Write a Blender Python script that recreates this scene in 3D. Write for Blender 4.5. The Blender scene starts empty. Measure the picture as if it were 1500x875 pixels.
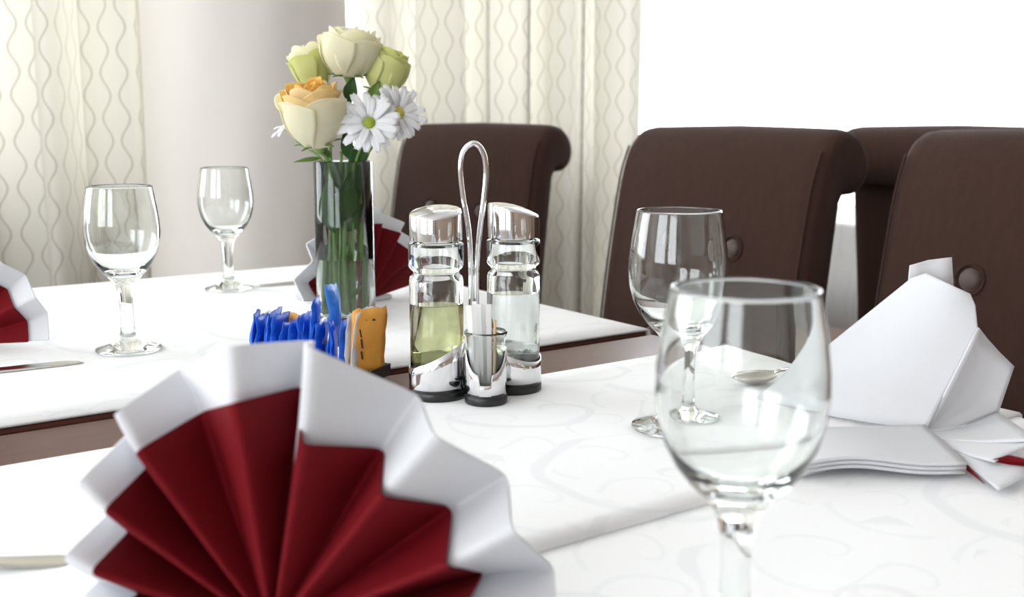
import bpy, bmesh, math, random
from mathutils import Vector, Matrix
random.seed(7)
R = math.radians
# ------------------------------------------------------------------ camera, light, exposure
CAMZ = 0.99
FPX = 1600.0
PITCH = math.atan((437.5 - 170) / FPX)
scn = bpy.context.scene
cd = bpy.data.cameras.new('camera'); cam = bpy.data.objects.new('camera', cd); scn.collection.objects.link(cam)
cam.location = (0, 0, CAMZ); cam.rotation_euler = (math.pi / 2 - PITCH, 0, 0)
cd.sensor_fit = 'HORIZONTAL'; cd.sensor_width = 36; cd.lens = 36 * FPX / 1500
cd.clip_start = 0.02
cd.dof.use_dof = True; cd.dof.focus_distance = 0.95; cd.dof.aperture_fstop = 8.5
scn.camera = cam
scn.view_settings.view_transform = 'Standard'; scn.view_settings.look = 'None'
scn.view_settings.gamma = 1; scn.view_settings.use_curve_mapping = False
scn.view_settings.exposure = 1.62
scn.cycles.use_denoising = True
scn.cycles.max_bounces = 16; scn.cycles.transmission_bounces = 14; scn.cycles.transparent_max_bounces = 16
scn.cycles.diffuse_bounces = 5; scn.cycles.glossy_bounces = 6
scn.cycles.sample_clamp_indirect = 6
world = bpy.data.worlds.new('overcast_sky'); scn.world = world; world.use_nodes = True
bg = world.node_tree.nodes['Background']; bg.inputs[0].default_value = (0.93, 0.97, 1.0, 1); bg.inputs[1].default_value = 2.6

TH = R(35.5)
U = Vector((math.cos(TH), math.sin(TH), 0)); W = Vector((-math.sin(TH), math.cos(TH), 0))   # room axes: along the window wall, towards it
def room(u, w, z=0.0): return U * u + W * w + Vector((0, 0, z))
def ray(px, py):
    x = (px - 750) / FPX; z = -(py - 437.5) / FPX
    return Vector((x, math.cos(PITCH) + z * math.sin(PITCH), -math.sin(PITCH) + z * math.cos(PITCH)))
def tab(px, py, z=0.75):
    d = ray(px, py); return Vector((0, 0, CAMZ)) + d * ((z - CAMZ) / d.z)
def at(px, py, y):
    d = ray(px, py); return Vector((0, 0, CAMZ)) + d * (y / d.y)
def on_w(px, py, w):
    d = ray(px, py); return Vector((0, 0, CAMZ)) + d * (w / d.dot(W))
def uw(p): return p.dot(U), p.dot(W)

# daylight portals (placed once the window sizes are known, below)
WALLW = 2.78; SILL = 0.82; HEAD = 2.6; CEIL = 2.8
U0, U1, W0 = -2.6, 7.0, -3.6                     # left wall, right wall, rear wall
COLW = 2.42
uA = uw(on_w(213, 200, COLW))[0]; uB = uw(on_w(494, 20, COLW))[0]      # column edges
COLU = (uA + uB) / 2; COLR = (uB - uA) / 2 * 0.97
uC = uw(on_w(905, 100, 2.55))[0] + .12
WIN_BACK = [(-2.3, COLU - 0.11, SILL), (COLU + 0.11, uC, SILL), (uC + .05, 6.8, .22)]     # from, to, sill height
WIN_LEFT = [(-2.2, -0.7, SILL), (-0.3, 1.2, SILL)]
def portal(c, right, up, w, h, n):
    ld = bpy.data.lights.new('daylight_portal', 'AREA'); ld.shape = 'RECTANGLE'; ld.size = w; ld.size_y = h
    ld.cycles.is_portal = True
    o = bpy.data.objects.new('daylight_portal', ld); scn.collection.objects.link(o)
    o.matrix_world = Matrix.Translation(c) @ Matrix((right, up, -n)).transposed().to_4x4()
for a, b, sl in WIN_BACK:
    portal(room((a + b) / 2, WALLW + .12, (sl + HEAD) / 2), U, Vector((0, 0, 1)), b - a, HEAD - sl, -W)
for a, b, sl in WIN_LEFT:
    portal(room(U0 - .12, (a + b) / 2, (sl + HEAD) / 2), W, Vector((0, 0, 1)), b - a, HEAD - sl, U)

# ------------------------------------------------------------------ materials
MATS = {}
def newmat(name):
    m = bpy.data.materials.new(name); m.use_nodes = True; MATS[name] = m
    nt = m.node_tree; return m, nt, nt.nodes, nt.links, nt.nodes['Principled BSDF']
def mat(name, col, rough=.5, metal=0, spec=.5, noise=0.0, scale=20, bump=0.0, bscale=200, sheen=0, coat=0, stretch=None):
    m, nt, N, L, p = newmat(name)
    p.inputs['Base Color'].default_value = (*col, 1); p.inputs['Roughness'].default_value = rough
    p.inputs['Metallic'].default_value = metal; p.inputs['Specular IOR Level'].default_value = spec
    if sheen: p.inputs['Sheen Weight'].default_value = sheen
    if coat: p.inputs['Coat Weight'].default_value = coat
    if noise or bump:
        tc = N.new('ShaderNodeTexCoord'); mp = N.new('ShaderNodeMapping'); L.new(tc.outputs['Object'], mp.inputs[0])
        if stretch: mp.inputs['Scale'].default_value = stretch
    if noise:
        n = N.new('ShaderNodeTexNoise'); n.inputs['Scale'].default_value = scale; n.inputs['Detail'].default_value = 5
        L.new(mp.outputs[0], n.inputs['Vector'])
        mx = N.new('ShaderNodeMix'); mx.data_type = 'RGBA'
        mx.inputs['A'].default_value = (*[c * (1 - noise) for c in col], 1)
        mx.inputs['B'].default_value = (*[min(1, c * (1 + noise)) for c in col], 1)
        L.new(n.outputs['Fac'], mx.inputs['Factor']); L.new(mx.outputs['Result'], p.inputs['Base Color'])
    if bump:
        n2 = N.new('ShaderNodeTexNoise'); n2.inputs['Scale'].default_value = bscale; n2.inputs['Detail'].default_value = 3
        L.new(mp.outputs[0], n2.inputs['Vector'])
        b = N.new('ShaderNodeBump'); b.inputs['Strength'].default_value = bump; b.inputs['Distance'].default_value = .002
        L.new(n2.outputs['Fac'], b.inputs['Height']); L.new(b.outputs[0], p.inputs['Normal'])
    return m
def thin(name, col, trans=.35, rough=.6, noise=.06, scale=60, tcol=None):
    """cloth or petal: diffuse with some light passing through"""
    m = mat(name, col, rough, noise=noise, scale=scale, spec=.2)
    nt = m.node_tree; N, L = nt.nodes, nt.links
    p = N['Principled BSDF']; out = N['Material Output']
    t = N.new('ShaderNodeBsdfTranslucent'); t.inputs[0].default_value = (*(tcol or col), 1)
    mx = N.new('ShaderNodeMixShader'); mx.inputs[0].default_value = trans
    L.new(p.outputs[0], mx.inputs[1]); L.new(t.outputs[0], mx.inputs[2]); L.new(mx.outputs[0], out.inputs[0])
    return m
def glass(name, col=(1, 1, 1), ior=1.5, rough=0.0):
    m, nt, N, L, p = newmat(name)
    g = N.new('ShaderNodeBsdfGlass'); g.inputs['Color'].default_value = (*col, 1); g.inputs['IOR'].default_value = ior
    g.inputs['Roughness'].default_value = rough
    L.new(g.outputs[0], N['Material Output'].inputs[0]); N.remove(p); return m
def math_node(N, L, op, a, b=None, c=None):
    n = N.new('ShaderNodeMath'); n.operation = op
    for i, v in enumerate((a, b, c)):
        if v is None: continue
        if isinstance(v, (int, float)): n.inputs[i].default_value = v
        else: L.new(v, n.inputs[i])
    return n.outputs[0]

def make_damask():
    m, nt, N, L, p = newmat('damask_cloth')
    p.inputs['Roughness'].default_value = .75; p.inputs['Specular IOR Level'].default_value = .25
    tc = N.new('ShaderNodeTexCoord')
    nz = N.new('ShaderNodeTexNoise'); nz.inputs['Scale'].default_value = 7; L.new(tc.outputs['Object'], nz.inputs['Vector'])
    warp = N.new('ShaderNodeMix'); warp.data_type = 'RGBA'; warp.blend_type = 'LINEAR_LIGHT'; warp.inputs['Factor'].default_value = .03
    L.new(tc.outputs['Object'], warp.inputs['A']); L.new(nz.outputs['Color'], warp.inputs['B'])
    def scroll(scale, turns, width, off):
        mp = N.new('ShaderNodeMapping'); mp.inputs['Location'].default_value = off; L.new(warp.outputs['Result'], mp.inputs[0])
        mp.inputs['Scale'].default_value = (1, 1, 0)
        v = N.new('ShaderNodeTexVoronoi'); v.voronoi_dimensions = '2D'; v.inputs['Scale'].default_value = scale; v.inputs['Randomness'].default_value = .75
        L.new(mp.outputs[0], v.inputs['Vector'])
        sub = N.new('ShaderNodeVectorMath'); sub.operation = 'SUBTRACT'
        L.new(mp.outputs[0], sub.inputs[0]); L.new(v.outputs['Position'], sub.inputs[1])
        s = N.new('ShaderNodeSeparateXYZ'); L.new(sub.outputs[0], s.inputs[0])
        a = math_node(N, L, 'ARCTAN2', s.outputs[1], s.outputs[0])
        a = math_node(N, L, 'DIVIDE', a, 2 * math.pi)
        r = math_node(N, L, 'POWER', v.outputs['Distance'], .7)
        q = math_node(N, L, 'MULTIPLY_ADD', r, turns, a)
        f = math_node(N, L, 'FRACT', q)
        f = math_node(N, L, 'ABSOLUTE', math_node(N, L, 'SUBTRACT', f, .5))
        line = N.new('ShaderNodeMapRange'); line.interpolation_type = 'SMOOTHSTEP'
        line.inputs['From Min'].default_value = width; line.inputs['From Max'].default_value = width * .4
        L.new(f, line.inputs['Value'])
        return line.outputs[0]
    a = scroll(6.5, 1.7, .075, (0, 0, 0)); b = scroll(13, -1.5, .06, (.37, .11, 0))
    mk = math_node(N, L, 'MAXIMUM', a, math_node(N, L, 'MULTIPLY', b, .6))
    mx = N.new('ShaderNodeMix'); mx.data_type = 'RGBA'
    mx.inputs['A'].default_value = (.88, .89, .90, 1); mx.inputs['B'].default_value = (.82, .835, .855, 1)
    L.new(mk, mx.inputs['Factor']); L.new(mx.outputs['Result'], p.inputs['Base Color'])
    wv = N.new('ShaderNodeTexNoise'); wv.inputs['Scale'].default_value = 900; L.new(tc.outputs['Object'], wv.inputs['Vector'])
    bp = N.new('ShaderNodeBump'); bp.inputs['Strength'].default_value = .12; bp.inputs['Distance'].default_value = .001
    L.new(wv.outputs['Fac'], bp.inputs['Height']); L.new(bp.outputs[0], p.inputs['Normal'])
make_damask()

def make_curtain_mat():
    m, nt, N, L, p = newmat('ogee_curtain')
    uv = N.new('ShaderNodeUVMap'); uv.uv_map = 'UVMap'
    s = N.new('ShaderNodeSeparateXYZ'); L.new(uv.outputs[0], s.inputs[0])
    S, A, P = .043, .0108, .101
    q = math_node(N, L, 'DIVIDE', s.outputs[0], S)
    i = math_node(N, L, 'ROUND', q)
    par = math_node(N, L, 'PINGPONG', i, 1.0)
    sg = math_node(N, L, 'MULTIPLY_ADD', par, 2.0, -1.0)
    sn = math_node(N, L, 'SINE', math_node(N, L, 'MULTIPLY', s.outputs[1], 2 * math.pi / P))
    off = math_node(N, L, 'MULTIPLY', math_node(N, L, 'MULTIPLY', sn, sg), A / S)
    d = math_node(N, L, 'ABSOLUTE', math_node(N, L, 'SUBTRACT', math_node(N, L, 'SUBTRACT', q, i), off))
    ln = N.new('ShaderNodeMapRange'); ln.interpolation_type = 'SMOOTHSTEP'
    ln.inputs['From Min'].default_value = .075; ln.inputs['From Max'].default_value = .03; L.new(d, ln.inputs['Value'])
    mx = N.new('ShaderNodeMix'); mx.data_type = 'RGBA'
    mx.inputs['A'].default_value = (.58, .57, .535, 1); mx.inputs['B'].default_value = (.38, .365, .325, 1)
    L.new(ln.outputs[0], mx.inputs['Factor']); L.new(mx.outputs['Result'], p.inputs['Base Color'])
    p.inputs['Roughness'].default_value = .8; p.inputs['Specular IOR Level'].default_value = .2
    t = N.new('ShaderNodeBsdfTranslucent'); tw = N.new('ShaderNodeMix'); tw.data_type = 'RGBA'; tw.blend_type = 'MULTIPLY'; tw.inputs['Factor'].default_value = 1; tw.inputs['B'].default_value = (1, .965, .87, 1)
    L.new(mx.outputs['Result'], tw.inputs['A']); L.new(tw.outputs['Result'], t.inputs[0])
    ms = N.new('ShaderNodeMixShader'); ms.inputs[0].default_value = .25
    L.new(p.outputs[0], ms.inputs[1]); L.new(t.outputs[0], ms.inputs[2]); L.new(ms.outputs[0], N['Material Output'].inputs[0])
make_curtain_mat()

def make_pane():
    m, nt, N, L, p = newmat('window_glass')
    t = N.new('ShaderNodeBsdfTransparent'); g = N.new('ShaderNodeBsdfGlossy'); g.inputs['Roughness'].default_value = 0.02
    ms = N.new('ShaderNodeMixShader'); ms.inputs[0].default_value = .04; L.new(t.outputs[0], ms.inputs[1]); L.new(g.outputs[0], ms.inputs[2])
    L.new(ms.outputs[0], N['Material Output'].inputs[0]); N.remove(p)
make_pane()

mat('wall_paint', (.78, .76, .72), .85, noise=.03, scale=3)
mat('dark_wall_for_contrast', (.30, .22, .16), .5, noise=.2, scale=8, stretch=(1, 1, .1))  # invented dark finish for the unseen walls, cuts frontal fill for more contrast
mat('ceiling_paint', (.82, .81, .79), .9, noise=.02, scale=3)
mat('column_cloth', (.80, .775, .735), .7, noise=.05, scale=5, bump=.25, bscale=14, stretch=(1, 1, .35))
mat('floor_wood', (.10, .055, .035), .35, noise=.35, scale=12, stretch=(1, 8, 1))
mat('frame_white', (.8, .8, .8), .4, noise=.02)
mat('table_wood', (.085, .028, .018), .3, spec=.2, noise=.3, scale=30, stretch=(1, 9, 1))
mat('chair_fabric', (.043, .020, .0145), .85, spec=.15, noise=.22, scale=90, bump=.5, bscale=900, sheen=.06, stretch=(1, 1, .25))
mat('chair_piping', (.075, .045, .036), .6, noise=.1, sheen=.3)
mat('chair_wood', (.04, .018, .012), .3, noise=.3, scale=25)
thin('napkin_white', (.80, .81, .84), .22, .75, noise=.02)
thin('napkin_red', (.155, .0015, .006), .08, .75, noise=.12, tcol=(.4, .01, .02))
glass('clear_glass', (.985, .995, .99)); glass('vase_glass', (.97, .99, .985)); glass('water', (.985, .995, .985), 1.33)
glass('oil', (.78, .78, .58), 1.47); glass('vinegar', (.97, .98, .98), 1.34)
mat('chrome', (.78, .78, .79), .07, metal=1, noise=.03)
mat('brushed_steel', (.66, .66, .67), .22, metal=1, noise=.06, scale=60, stretch=(1, 1, 20))
mat('cutlery_steel', (.62, .60, .56), .16, metal=1, noise=.05)
mat('black_plastic', (.012, .012, .013), .4, noise=.2)
mat('paper_white', (.82, .82, .82), .7, noise=.04, scale=80)
mat('toothpick_wood', (.62, .42, .2), .6, noise=.15, scale=90)
mat('sachet_blue', (.008, .115, .62), .38, noise=.3, scale=70, bump=.25, bscale=160)
mat('sachet_light_blue', (.03, .22, .75), .38, noise=.3, scale=60, bump=.25, bscale=160)
mat('sachet_white', (.6, .6, .6), .5, noise=.15, scale=120, bump=.2, bscale=150)
mat('sachet_orange', (.78, .36, .06), .45, noise=.12, scale=50, bump=.15, bscale=150)
mat('ink', (.05, .03, .02), .6, noise=.1)
thin('petal_cream', (.93, .92, .80), .52, .55, tcol=(.95, .92, .68))
thin('petal_yellow', (.93, .82, .50), .48, .55, tcol=(.9, .7, .3))
thin('petal_gold', (.85, .55, .14), .35, .55, tcol=(.9, .55, .12))
thin('petal_lime', (.80, .82, .40), .48, .55, tcol=(.75, .78, .25))
thin('petal_white', (.92, .93, .95), .3, .55, noise=.03)
mat('daisy_disc', (.30, .38, .03), .7, noise=.4, scale=300, bump=.8, bscale=500)
mat('daisy_disc_yellow', (.62, .55, .08), .7, noise=.3, scale=300, bump=.8, bscale=500)
mat('stem_green', (.15, .27, .06), .5, noise=.3, scale=50)
thin('leaf_green', (.045, .115, .03), .25, .45, noise=.3, scale=40, tcol=(.1, .22, .03))
thin('leaf_light', (.16, .26, .06), .25, .5, noise=.25, scale=40)

# ------------------------------------------------------------------ mesh helpers
COL = scn.collection
def tag(o, label=None, cat=None, group=None, kind=None):
    if label: o['label'] = label
    if cat: o['category'] = cat
    if group: o['group'] = group
    if kind: o['kind'] = kind
    return o
def empty(name, loc, label=None, cat=None, group=None, rz=0):
    o = bpy.data.objects.new(name, None); COL.objects.link(o); o.location = loc; o.rotation_euler = (0, 0, rz)
    o.empty_display_size = .05
    return tag(o, label, cat, group)
def link(name, me, m, parent=None, smooth=True, loc=None):
    if smooth:
        for p in me.polygons: p.use_smooth = True
    me.materials.append(MATS[m])
    o = bpy.data.objects.new(name, me); COL.objects.link(o)
    if parent: o.parent = parent
    if loc is not None: o.location = loc
    return o
def pydata(name, vs, fs, m, parent=None, smooth=True, world=False, loc=None):
    """world=True: the vertices are world points; they are moved into the parent's or own frame"""
    vs = [Vector(v) for v in vs]
    if world and parent:
        pr = parent; inv = Matrix.Identity(4)
        chain = []
        while pr: chain.append(pr); pr = pr.parent
        mw = Matrix.Identity(4)
        for q in reversed(chain): mw = mw @ q.matrix_basis
        inv = mw.inverted(); vs = [inv @ v for v in vs]
    me = bpy.data.meshes.new(name); me.from_pydata([tuple(v) for v in vs], [], fs); me.update()
    bm = bmesh.new(); bm.from_mesh(me); bmesh.ops.recalc_face_normals(bm, faces=bm.faces); bm.to_mesh(me); bm.free()
    return link(name, me, m, parent, smooth, loc)
def subsurf(o, lv=1):
    s = o.modifiers.new('s', 'SUBSURF'); s.levels = lv; s.render_levels = lv; return o
def solid(o, t, off=0):
    s = o.modifiers.new('t', 'SOLIDIFY'); s.thickness = t; s.offset = off; return o
def bevel(o, w, seg=2, ang=35):
    b = o.modifiers.new('b', 'BEVEL'); b.width = w; b.segments = seg; b.limit_method = 'ANGLE'; b.angle_limit = R(ang); return o
def grid_faces(nr, nc, closed=False):
    f = []
    for r in range(nr - 1):
        for c in range(nc if closed else nc - 1):
            c2 = (c + 1) % nc; f.append((r * nc + c, r * nc + c2, (r + 1) * nc + c2, (r + 1) * nc + c))
    return f
def lathe(name, prof, m, parent=None, seg=48, loc=None, closed=False, smooth=True, ang=None):
    vs, rows = [], []
    for r, z in prof:
        if r < 1e-6: rows.append([len(vs)]); vs.append((0, 0, z))
        else:
            rows.append(list(range(len(vs), len(vs) + seg)))
            vs += [(r * math.cos(2 * math.pi * k / seg), r * math.sin(2 * math.pi * k / seg), z) for k in range(seg)]
    fs = []
    pairs = list(zip(rows, rows[1:]))
    if closed: pairs.append((rows[-1], rows[0]))
    for a, b in pairs:
        for k in range(seg):
            k2 = (k + 1) % seg
            if len(a) == 1 and len(b) == 1: continue
            if len(a) == 1: fs.append((a[0], b[k2], b[k]))
            elif len(b) == 1: fs.append((a[k], a[k2], b[0]))
            else: fs.append((a[k], a[k2], b[k2], b[k]))
    o = pydata(name, vs, fs, m, parent, smooth, loc=loc)
    if smooth:
        o.data.set_sharp_from_angle(angle=R(ang or 50))
    return o
def box(name, lo, hi, m, parent=None, bev=0, basis=None):
    """box between two corners, optional axes (ux, uy) in world with origin at 0"""
    vs = []
    for z in (lo[2], hi[2]):
        for x, y in ((lo[0], lo[1]), (hi[0], lo[1]), (hi[0], hi[1]), (lo[0], hi[1])):
            vs.append(room(x, y, z) if basis == 'room' else Vector((x, y, z)))
    fs = [(0, 1, 2, 3), (4, 5, 6, 7), (0, 1, 5, 4), (1, 2, 6, 5), (2, 3, 7, 6), (3, 0, 4, 7)]
    o = pydata(name, vs, fs, m, parent, False)
    if bev: bevel(o, bev, 2)
    return o
def smooth_path(pts, n=8):
    pts = [Vector(p) for p in pts]; out = []
    for i in range(len(pts) - 1):
        p0 = pts[max(i - 1, 0)]; p1 = pts[i]; p2 = pts[i + 1]; p3 = pts[min(i + 2, len(pts) - 1)]
        for k in range(n):
            t = k / n
            out.append(.5 * ((2 * p1) + (p2 - p0) * t + (2 * p0 - 5 * p1 + 4 * p2 - p3) * t * t + (3 * p1 - p0 - 3 * p2 + p3) * t ** 3))
    out.append(pts[-1]); return out
def tube(name, pts, r, m, parent=None, seg=10, n=6, world=True):
    path = smooth_path(pts, n); vs = []; N = len(path)
    rad = (lambda t: r) if not callable(r) else r
    up = Vector((.13, .21, .97))
    d0 = (path[1] - path[0]).normalized()
    x = d0.cross(up).normalized()
    if x.length < .1: x = d0.cross(Vector((1, 0, 0))).normalized()
    for i, p in enumerate(path):
        d = (path[min(i + 1, N - 1)] - path[max(i - 1, 0)]).normalized()
        x = (x - d * x.dot(d)).normalized(); y = d.cross(x)
        rr = rad(i / (N - 1))
        vs += [p + (x * math.cos(2 * math.pi * k / seg) + y * math.sin(2 * math.pi * k / seg)) * rr for k in range(seg)]
    fs = grid_faces(N, seg, True)
    fs += [tuple(range(seg)), tuple(range((N - 1) * seg, N * seg))]
    return pydata(name, vs, fs, m, parent, True, world=world)

# ------------------------------------------------------------------ the room
def struct(o): o['kind'] = 'structure'; return o
T = .18
struct(box('floor', (U0 - T, W0 - T, -.1), (U1 + T, WALLW + T, 0), 'floor_wood', basis='room'))
struct(box('ceiling', (U0 - T, W0 - T, CEIL), (U1 + T, WALLW + T, CEIL + .1), 'ceiling_paint', basis='room'))
def wall_with_windows(name, a0, a1, wins, mk):
    """mk(lo_a, hi_a, z0, z1) gives the 8 corners of a block of the wall"""
    vs, fs = [], []
    def block(a, b, z0, z1):
        k = len(vs); vs.extend(mk(a, b, z0, z1))
        fs.extend([tuple(k + i for i in q) for q in ((0, 1, 2, 3), (4, 5, 6, 7), (0, 1, 5, 4), (1, 2, 6, 5), (2, 3, 7, 6), (3, 0, 4, 7))])
    block(a0, a1, HEAD, CEIL)
    e = [a0] + [x for w in wins for x in w[:2]] + [a1]
    for i in range(0, len(e), 2): block(e[i], e[i + 1], 0, HEAD)
    for a, b, sl in wins: block(a, b, 0, sl)
    return struct(pydata(name, vs, fs, 'wall_paint', None, False))
def mk_back(a, b, z0, z1): return [room(x, y, z) for z in (z0, z1) for x, y in ((a, WALLW), (b, WALLW), (b, WALLW + T), (a, WALLW + T))]
def mk_left(a, b, z0, z1): return [room(x, y, z) for z in (z0, z1) for x, y in ((U0 - T, a), (U0, a), (U0, b), (U0 - T, b))]
wall_with_windows('wall_back', U0, U1, WIN_BACK, mk_back)
wall_with_windows('wall_left', W0, WALLW, WIN_LEFT, mk_left)
struct(box('wall_right', (U1, W0, 0), (U1 + T, WALLW + T, CEIL), 'dark_wall_for_contrast', basis='room'))
struct(box('wall_rear', (U0 - T, W0 - T, 0), (U1 + T, W0, CEIL), 'dark_wall_for_contrast', basis='room'))
wn = 0
def window(a, b, SILL, mk):
    global wn; wn += 1
    vs, fs = [], []
    def block(a0, a1, z0, z1, d0, d1):
        k = len(vs); vs.extend(mk(a0, a1, z0, z1, d0, d1))
        fs.extend([tuple(k + i for i in q) for q in ((0, 1, 2, 3), (4, 5, 6, 7), (0, 1, 5, 4), (1, 2, 6, 5), (2, 3, 7, 6), (3, 0, 4, 7))])
    F = .05
    block(a, b, SILL, SILL + F, .07, .13); block(a, b, HEAD - F, HEAD, .07, .13)
    block(a, a + F, SILL + F, HEAD - F, .07, .13); block(b - F, b, SILL + F, HEAD - F, .07, .13)
    w = struct(pydata('window_%d' % wn, vs, fs, 'frame_white', None, False))
    vs.clear(); fs.clear(); block(a + F - .004, b - F + .004, SILL + F - .004, HEAD - F + .004, .098, .102)
    pydata('pane', vs, fs, 'window_glass', w, False)
    vs.clear(); fs.clear(); block(a - .02, b + .02, SILL - .03, SILL - .001, -.06, .0)
    pydata('window_sill', vs, fs, 'frame_white', w, False)
for a, b, sl in WIN_BACK:
    window(a, b, sl, lambda a0, a1, z0, z1, d0, d1: [room(x, y, z) for z in (z0, z1) for x, y in ((a0, WALLW + d0), (a1, WALLW + d0), (a1, WALLW + d1), (a0, WALLW + d1))])
for a, b, sl in WIN_LEFT:
    window(a, b, sl, lambda a0, a1, z0, z1, d0, d1: [room(x, y, z) for z in (z0, z1) for x, y in ((U0 - d0, a0), (U0 - d0, a1), (U0 - d1, a1), (U0 - d1, a0))])
# round column wrapped in pale cloth, standing between the two windows
vs = []; nz, na = 40, 72
for i in range(nz):
    z = CEIL * i / (nz - 1)
    for k in range(na):
        t = 2 * math.pi * k / na
        r = COLR + .0025 * math.sin(3 * t + 2.2 * z) + .0015 * math.sin(9 * t - 7 * z)
        vs.append(room(COLU + r * math.cos(t), COLW + min(.24, COLR) / COLR * r * math.sin(t), z))
struct(pydata('trim_1', vs, grid_faces(nz, na, True) + [tuple(range(na)), tuple(range((nz - 1) * na, nz * na))], 'column_cloth'))

# curtains: folded sheets with the cloth's own length as texture coordinate
def curtain(u0, u1, w, folds, amp, label, seed):
    rnd = random.Random(seed)
    o = empty('curtain', room((u0 + u1) / 2, w, .04), label, 'curtain')
    n = 220; ph = [rnd.uniform(0, 6.28) for _ in range(3)]; cols = []; s = 0; prev = None
    for i in range(n):
        t = i / (n - 1); x = 2 * math.pi * folds * t
        d = amp * (math.sin(x + ph[0]) + .55 * math.sin(1.7 * x + ph[1]) + .25 * math.sin(3.1 * x + ph[2])) / 1.3
        side = .35 * amp * math.sin(2 * x + ph[1])
        p = (u0 + (u1 - u0) * t + side, w + d)
        if prev: s += math.hypot(p[0] - prev[0], p[1] - prev[1])
        prev = p; cols.append((p, s))
    nr = 24; vs = []; uvs = []
    zs = [.04 + (2.56 - .04) * r / (nr - 1) for r in range(nr)]
    for z in zs:
        for (pu, pw), s in cols:
            k = 1 + .12 * math.sin(z * 2.1 + s * 3)
            vs.append(room(pu, w + (pw - w) * k, z)); uvs.append((s, z))
    me_o = pydata('curtain_panel', vs, grid_faces(nr, n), 'ogee_curtain', o, world=True)
    uvl = me_o.data.uv_layers.new(name='UVMap')
    for lp in me_o.data.loops: uvl.data[lp.index].uv = uvs[lp.vertex_index]
    # rail with rings above, out of the picture
    tube('curtain_rail', [room(u0 - .05, w, 2.6), room((u0 + u1) / 2, w, 2.6), room(u1 + .05, w, 2.6)], .014, 'brushed_steel', o)
    return o
cl1 = uw(on_w(216, 200, 2.55))[0]
curtain(cl1 - 1.0, cl1 + .02, 2.58, 4.6, .05, 'cream curtain with wavy lines left of the round column', 3)
cr0 = uw(on_w(527, 100, 2.55))[0]; cr1 = uw(on_w(924, 100, 2.55))[0]
curtain(cr0, cr1, 2.58, 4.3, .058, 'cream wavy-line curtain between the round column and the bright window', 11)

# ------------------------------------------------------------------ tables
A1 = tab(950, 484); uE, wA = uw(A1)                       # right edge of both tables, their joint
wB = uw(tab(780, 551))[1]; wC = uw(tab(920, 767))[1]
wF = (uw(tab(255, 403))[1] + uw(tab(460, 388))[1]) / 2
uE = (uE + uw(tab(1330, 566))[0]) / 2
WID = .82
def table(name, w0, w1, u0, u1, top, label, group):
    o = empty(name, room((u0 + u1) / 2, (w0 + w1) / 2, 0), label, 'table', group, rz=TH)
    hu, hw = (u1 - u0) / 2, (w1 - w0) / 2
    box('tabletop', (-hu, -hw, top - .035), (hu, hw, top), 'table_wood', o, .004)
    for sx in (-1, 1):
        box('apron', (sx * (hu - .09) - .011, -hw + .1, top - .115), (sx * (hu - .09) + .011, hw - .1, top - .036), 'table_wood', o)
        box('apron', (-hu + .1, sx * (hw - .09) - .011, top - .115), (hu - .1, sx * (hw - .09) + .011, top - .036), 'table_wood', o)
        for sy in (-1, 1):
            cx, cy = sx * (hu - .09), sy * (hw - .09)
            vs = []
            for z, r in ((0, .022), (.35, .028), (top - .036, .034)):
                vs += [(cx - r, cy - r, z), (cx + r, cy - r, z), (cx + r, cy + r, z), (cx - r, cy + r, z)]
            l = pydata('leg', vs, grid_faces(3, 4, True) + [(0, 1, 2, 3), (8, 9, 10, 11)], 'table_wood', o, False); bevel(l, .003)
    return o
table('dining_table', wA - 1.4, wA, uE - WID, uE, .745, 'near dark wooden dining table under the two layered white cloths', 'dining tables pushed together')
table('dining_table', wA + .009, wF, uE - WID, uE, .747, 'far dark wooden dining table carrying the flower vase', 'dining tables pushed together')
def cloth(name, w0, w1, u0, u1, z0, th, drop_u, drop_w0, drop_w1, label, skew=0.0, wave=.004, seed=1):
    """flat cloth with hanging sides; z0 = underside height, th = thickness"""
    rnd = random.Random(seed)
    def section(a0, a1, d0, d1):
        pts = []
        if d0: pts += [(a0 - .004, -d0), (a0 - .004, -d0 * .5), (a0 - .004, -.006), (a0 - .0025, -.0015)]
        n = 14
        pts += [(a0 + (a1 - a0) * i / n, 0) for i in range(n + 1)]
        if d1: pts += [(a1 + .0025, -.0015), (a1 + .004, -.006), (a1 + .004, -d1 * .5), (a1 + .004, -d1)]
        return pts
    su = section(u0, u1, drop_u, drop_u); sw = section(w0, w1, drop_w0, drop_w1)
    vs = []
    for w, dw in sw:
        for u, du in su:
            z = min(du, dw)
            k = max(0, -z - .006)
            uu = u + (k * .10 * (1 if u > (u0 + u1) / 2 else -1) * (1 + .6 * math.sin(w * 38 + seed)) if du < 0 else 0)
            ww = w + (k * .10 * (1 if w > (w0 + w1) / 2 else -1) * (1 + .6 * math.sin(u * 38)) if dw < 0 else 0)
            vs.append(room(uu, ww + skew * (u - (u0 + u1) / 2), z0 + z))
    c = room((u0 + u1) / 2, (w0 + w1) / 2, z0); vs = [Matrix.Rotation(-TH, 4, 'Z') @ (v - c) for v in vs]
    o = pydata(name, vs, grid_faces(len(sw), len(su)), 'damask_cloth', None, True)
    o.location = c; o.rotation_euler = (0, 0, TH)
    # faces must point up so that the cloth thickens upwards
    up = sum(p.normal.z * p.area for p in o.data.polygons)
    if up < 0: o.data.flip_normals()
    solid(o, th, 1)
    return tag(o, label, 'tablecloth')
cloth('tablecloth', wA + .009, wF - .004, uE - WID, uE - .001, .7472, .0028, .16, 0, .16, 'white damask tablecloth on the far table, under the vase', -.0, seed=2)
cloth('tablecloth', wA - 1.39, wB - .006, uE - WID, uE - .001, .7452, .0020, .17, 0, 0, 'white scroll-patterned lower tablecloth under the nearest wine glass', seed=4)
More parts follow.
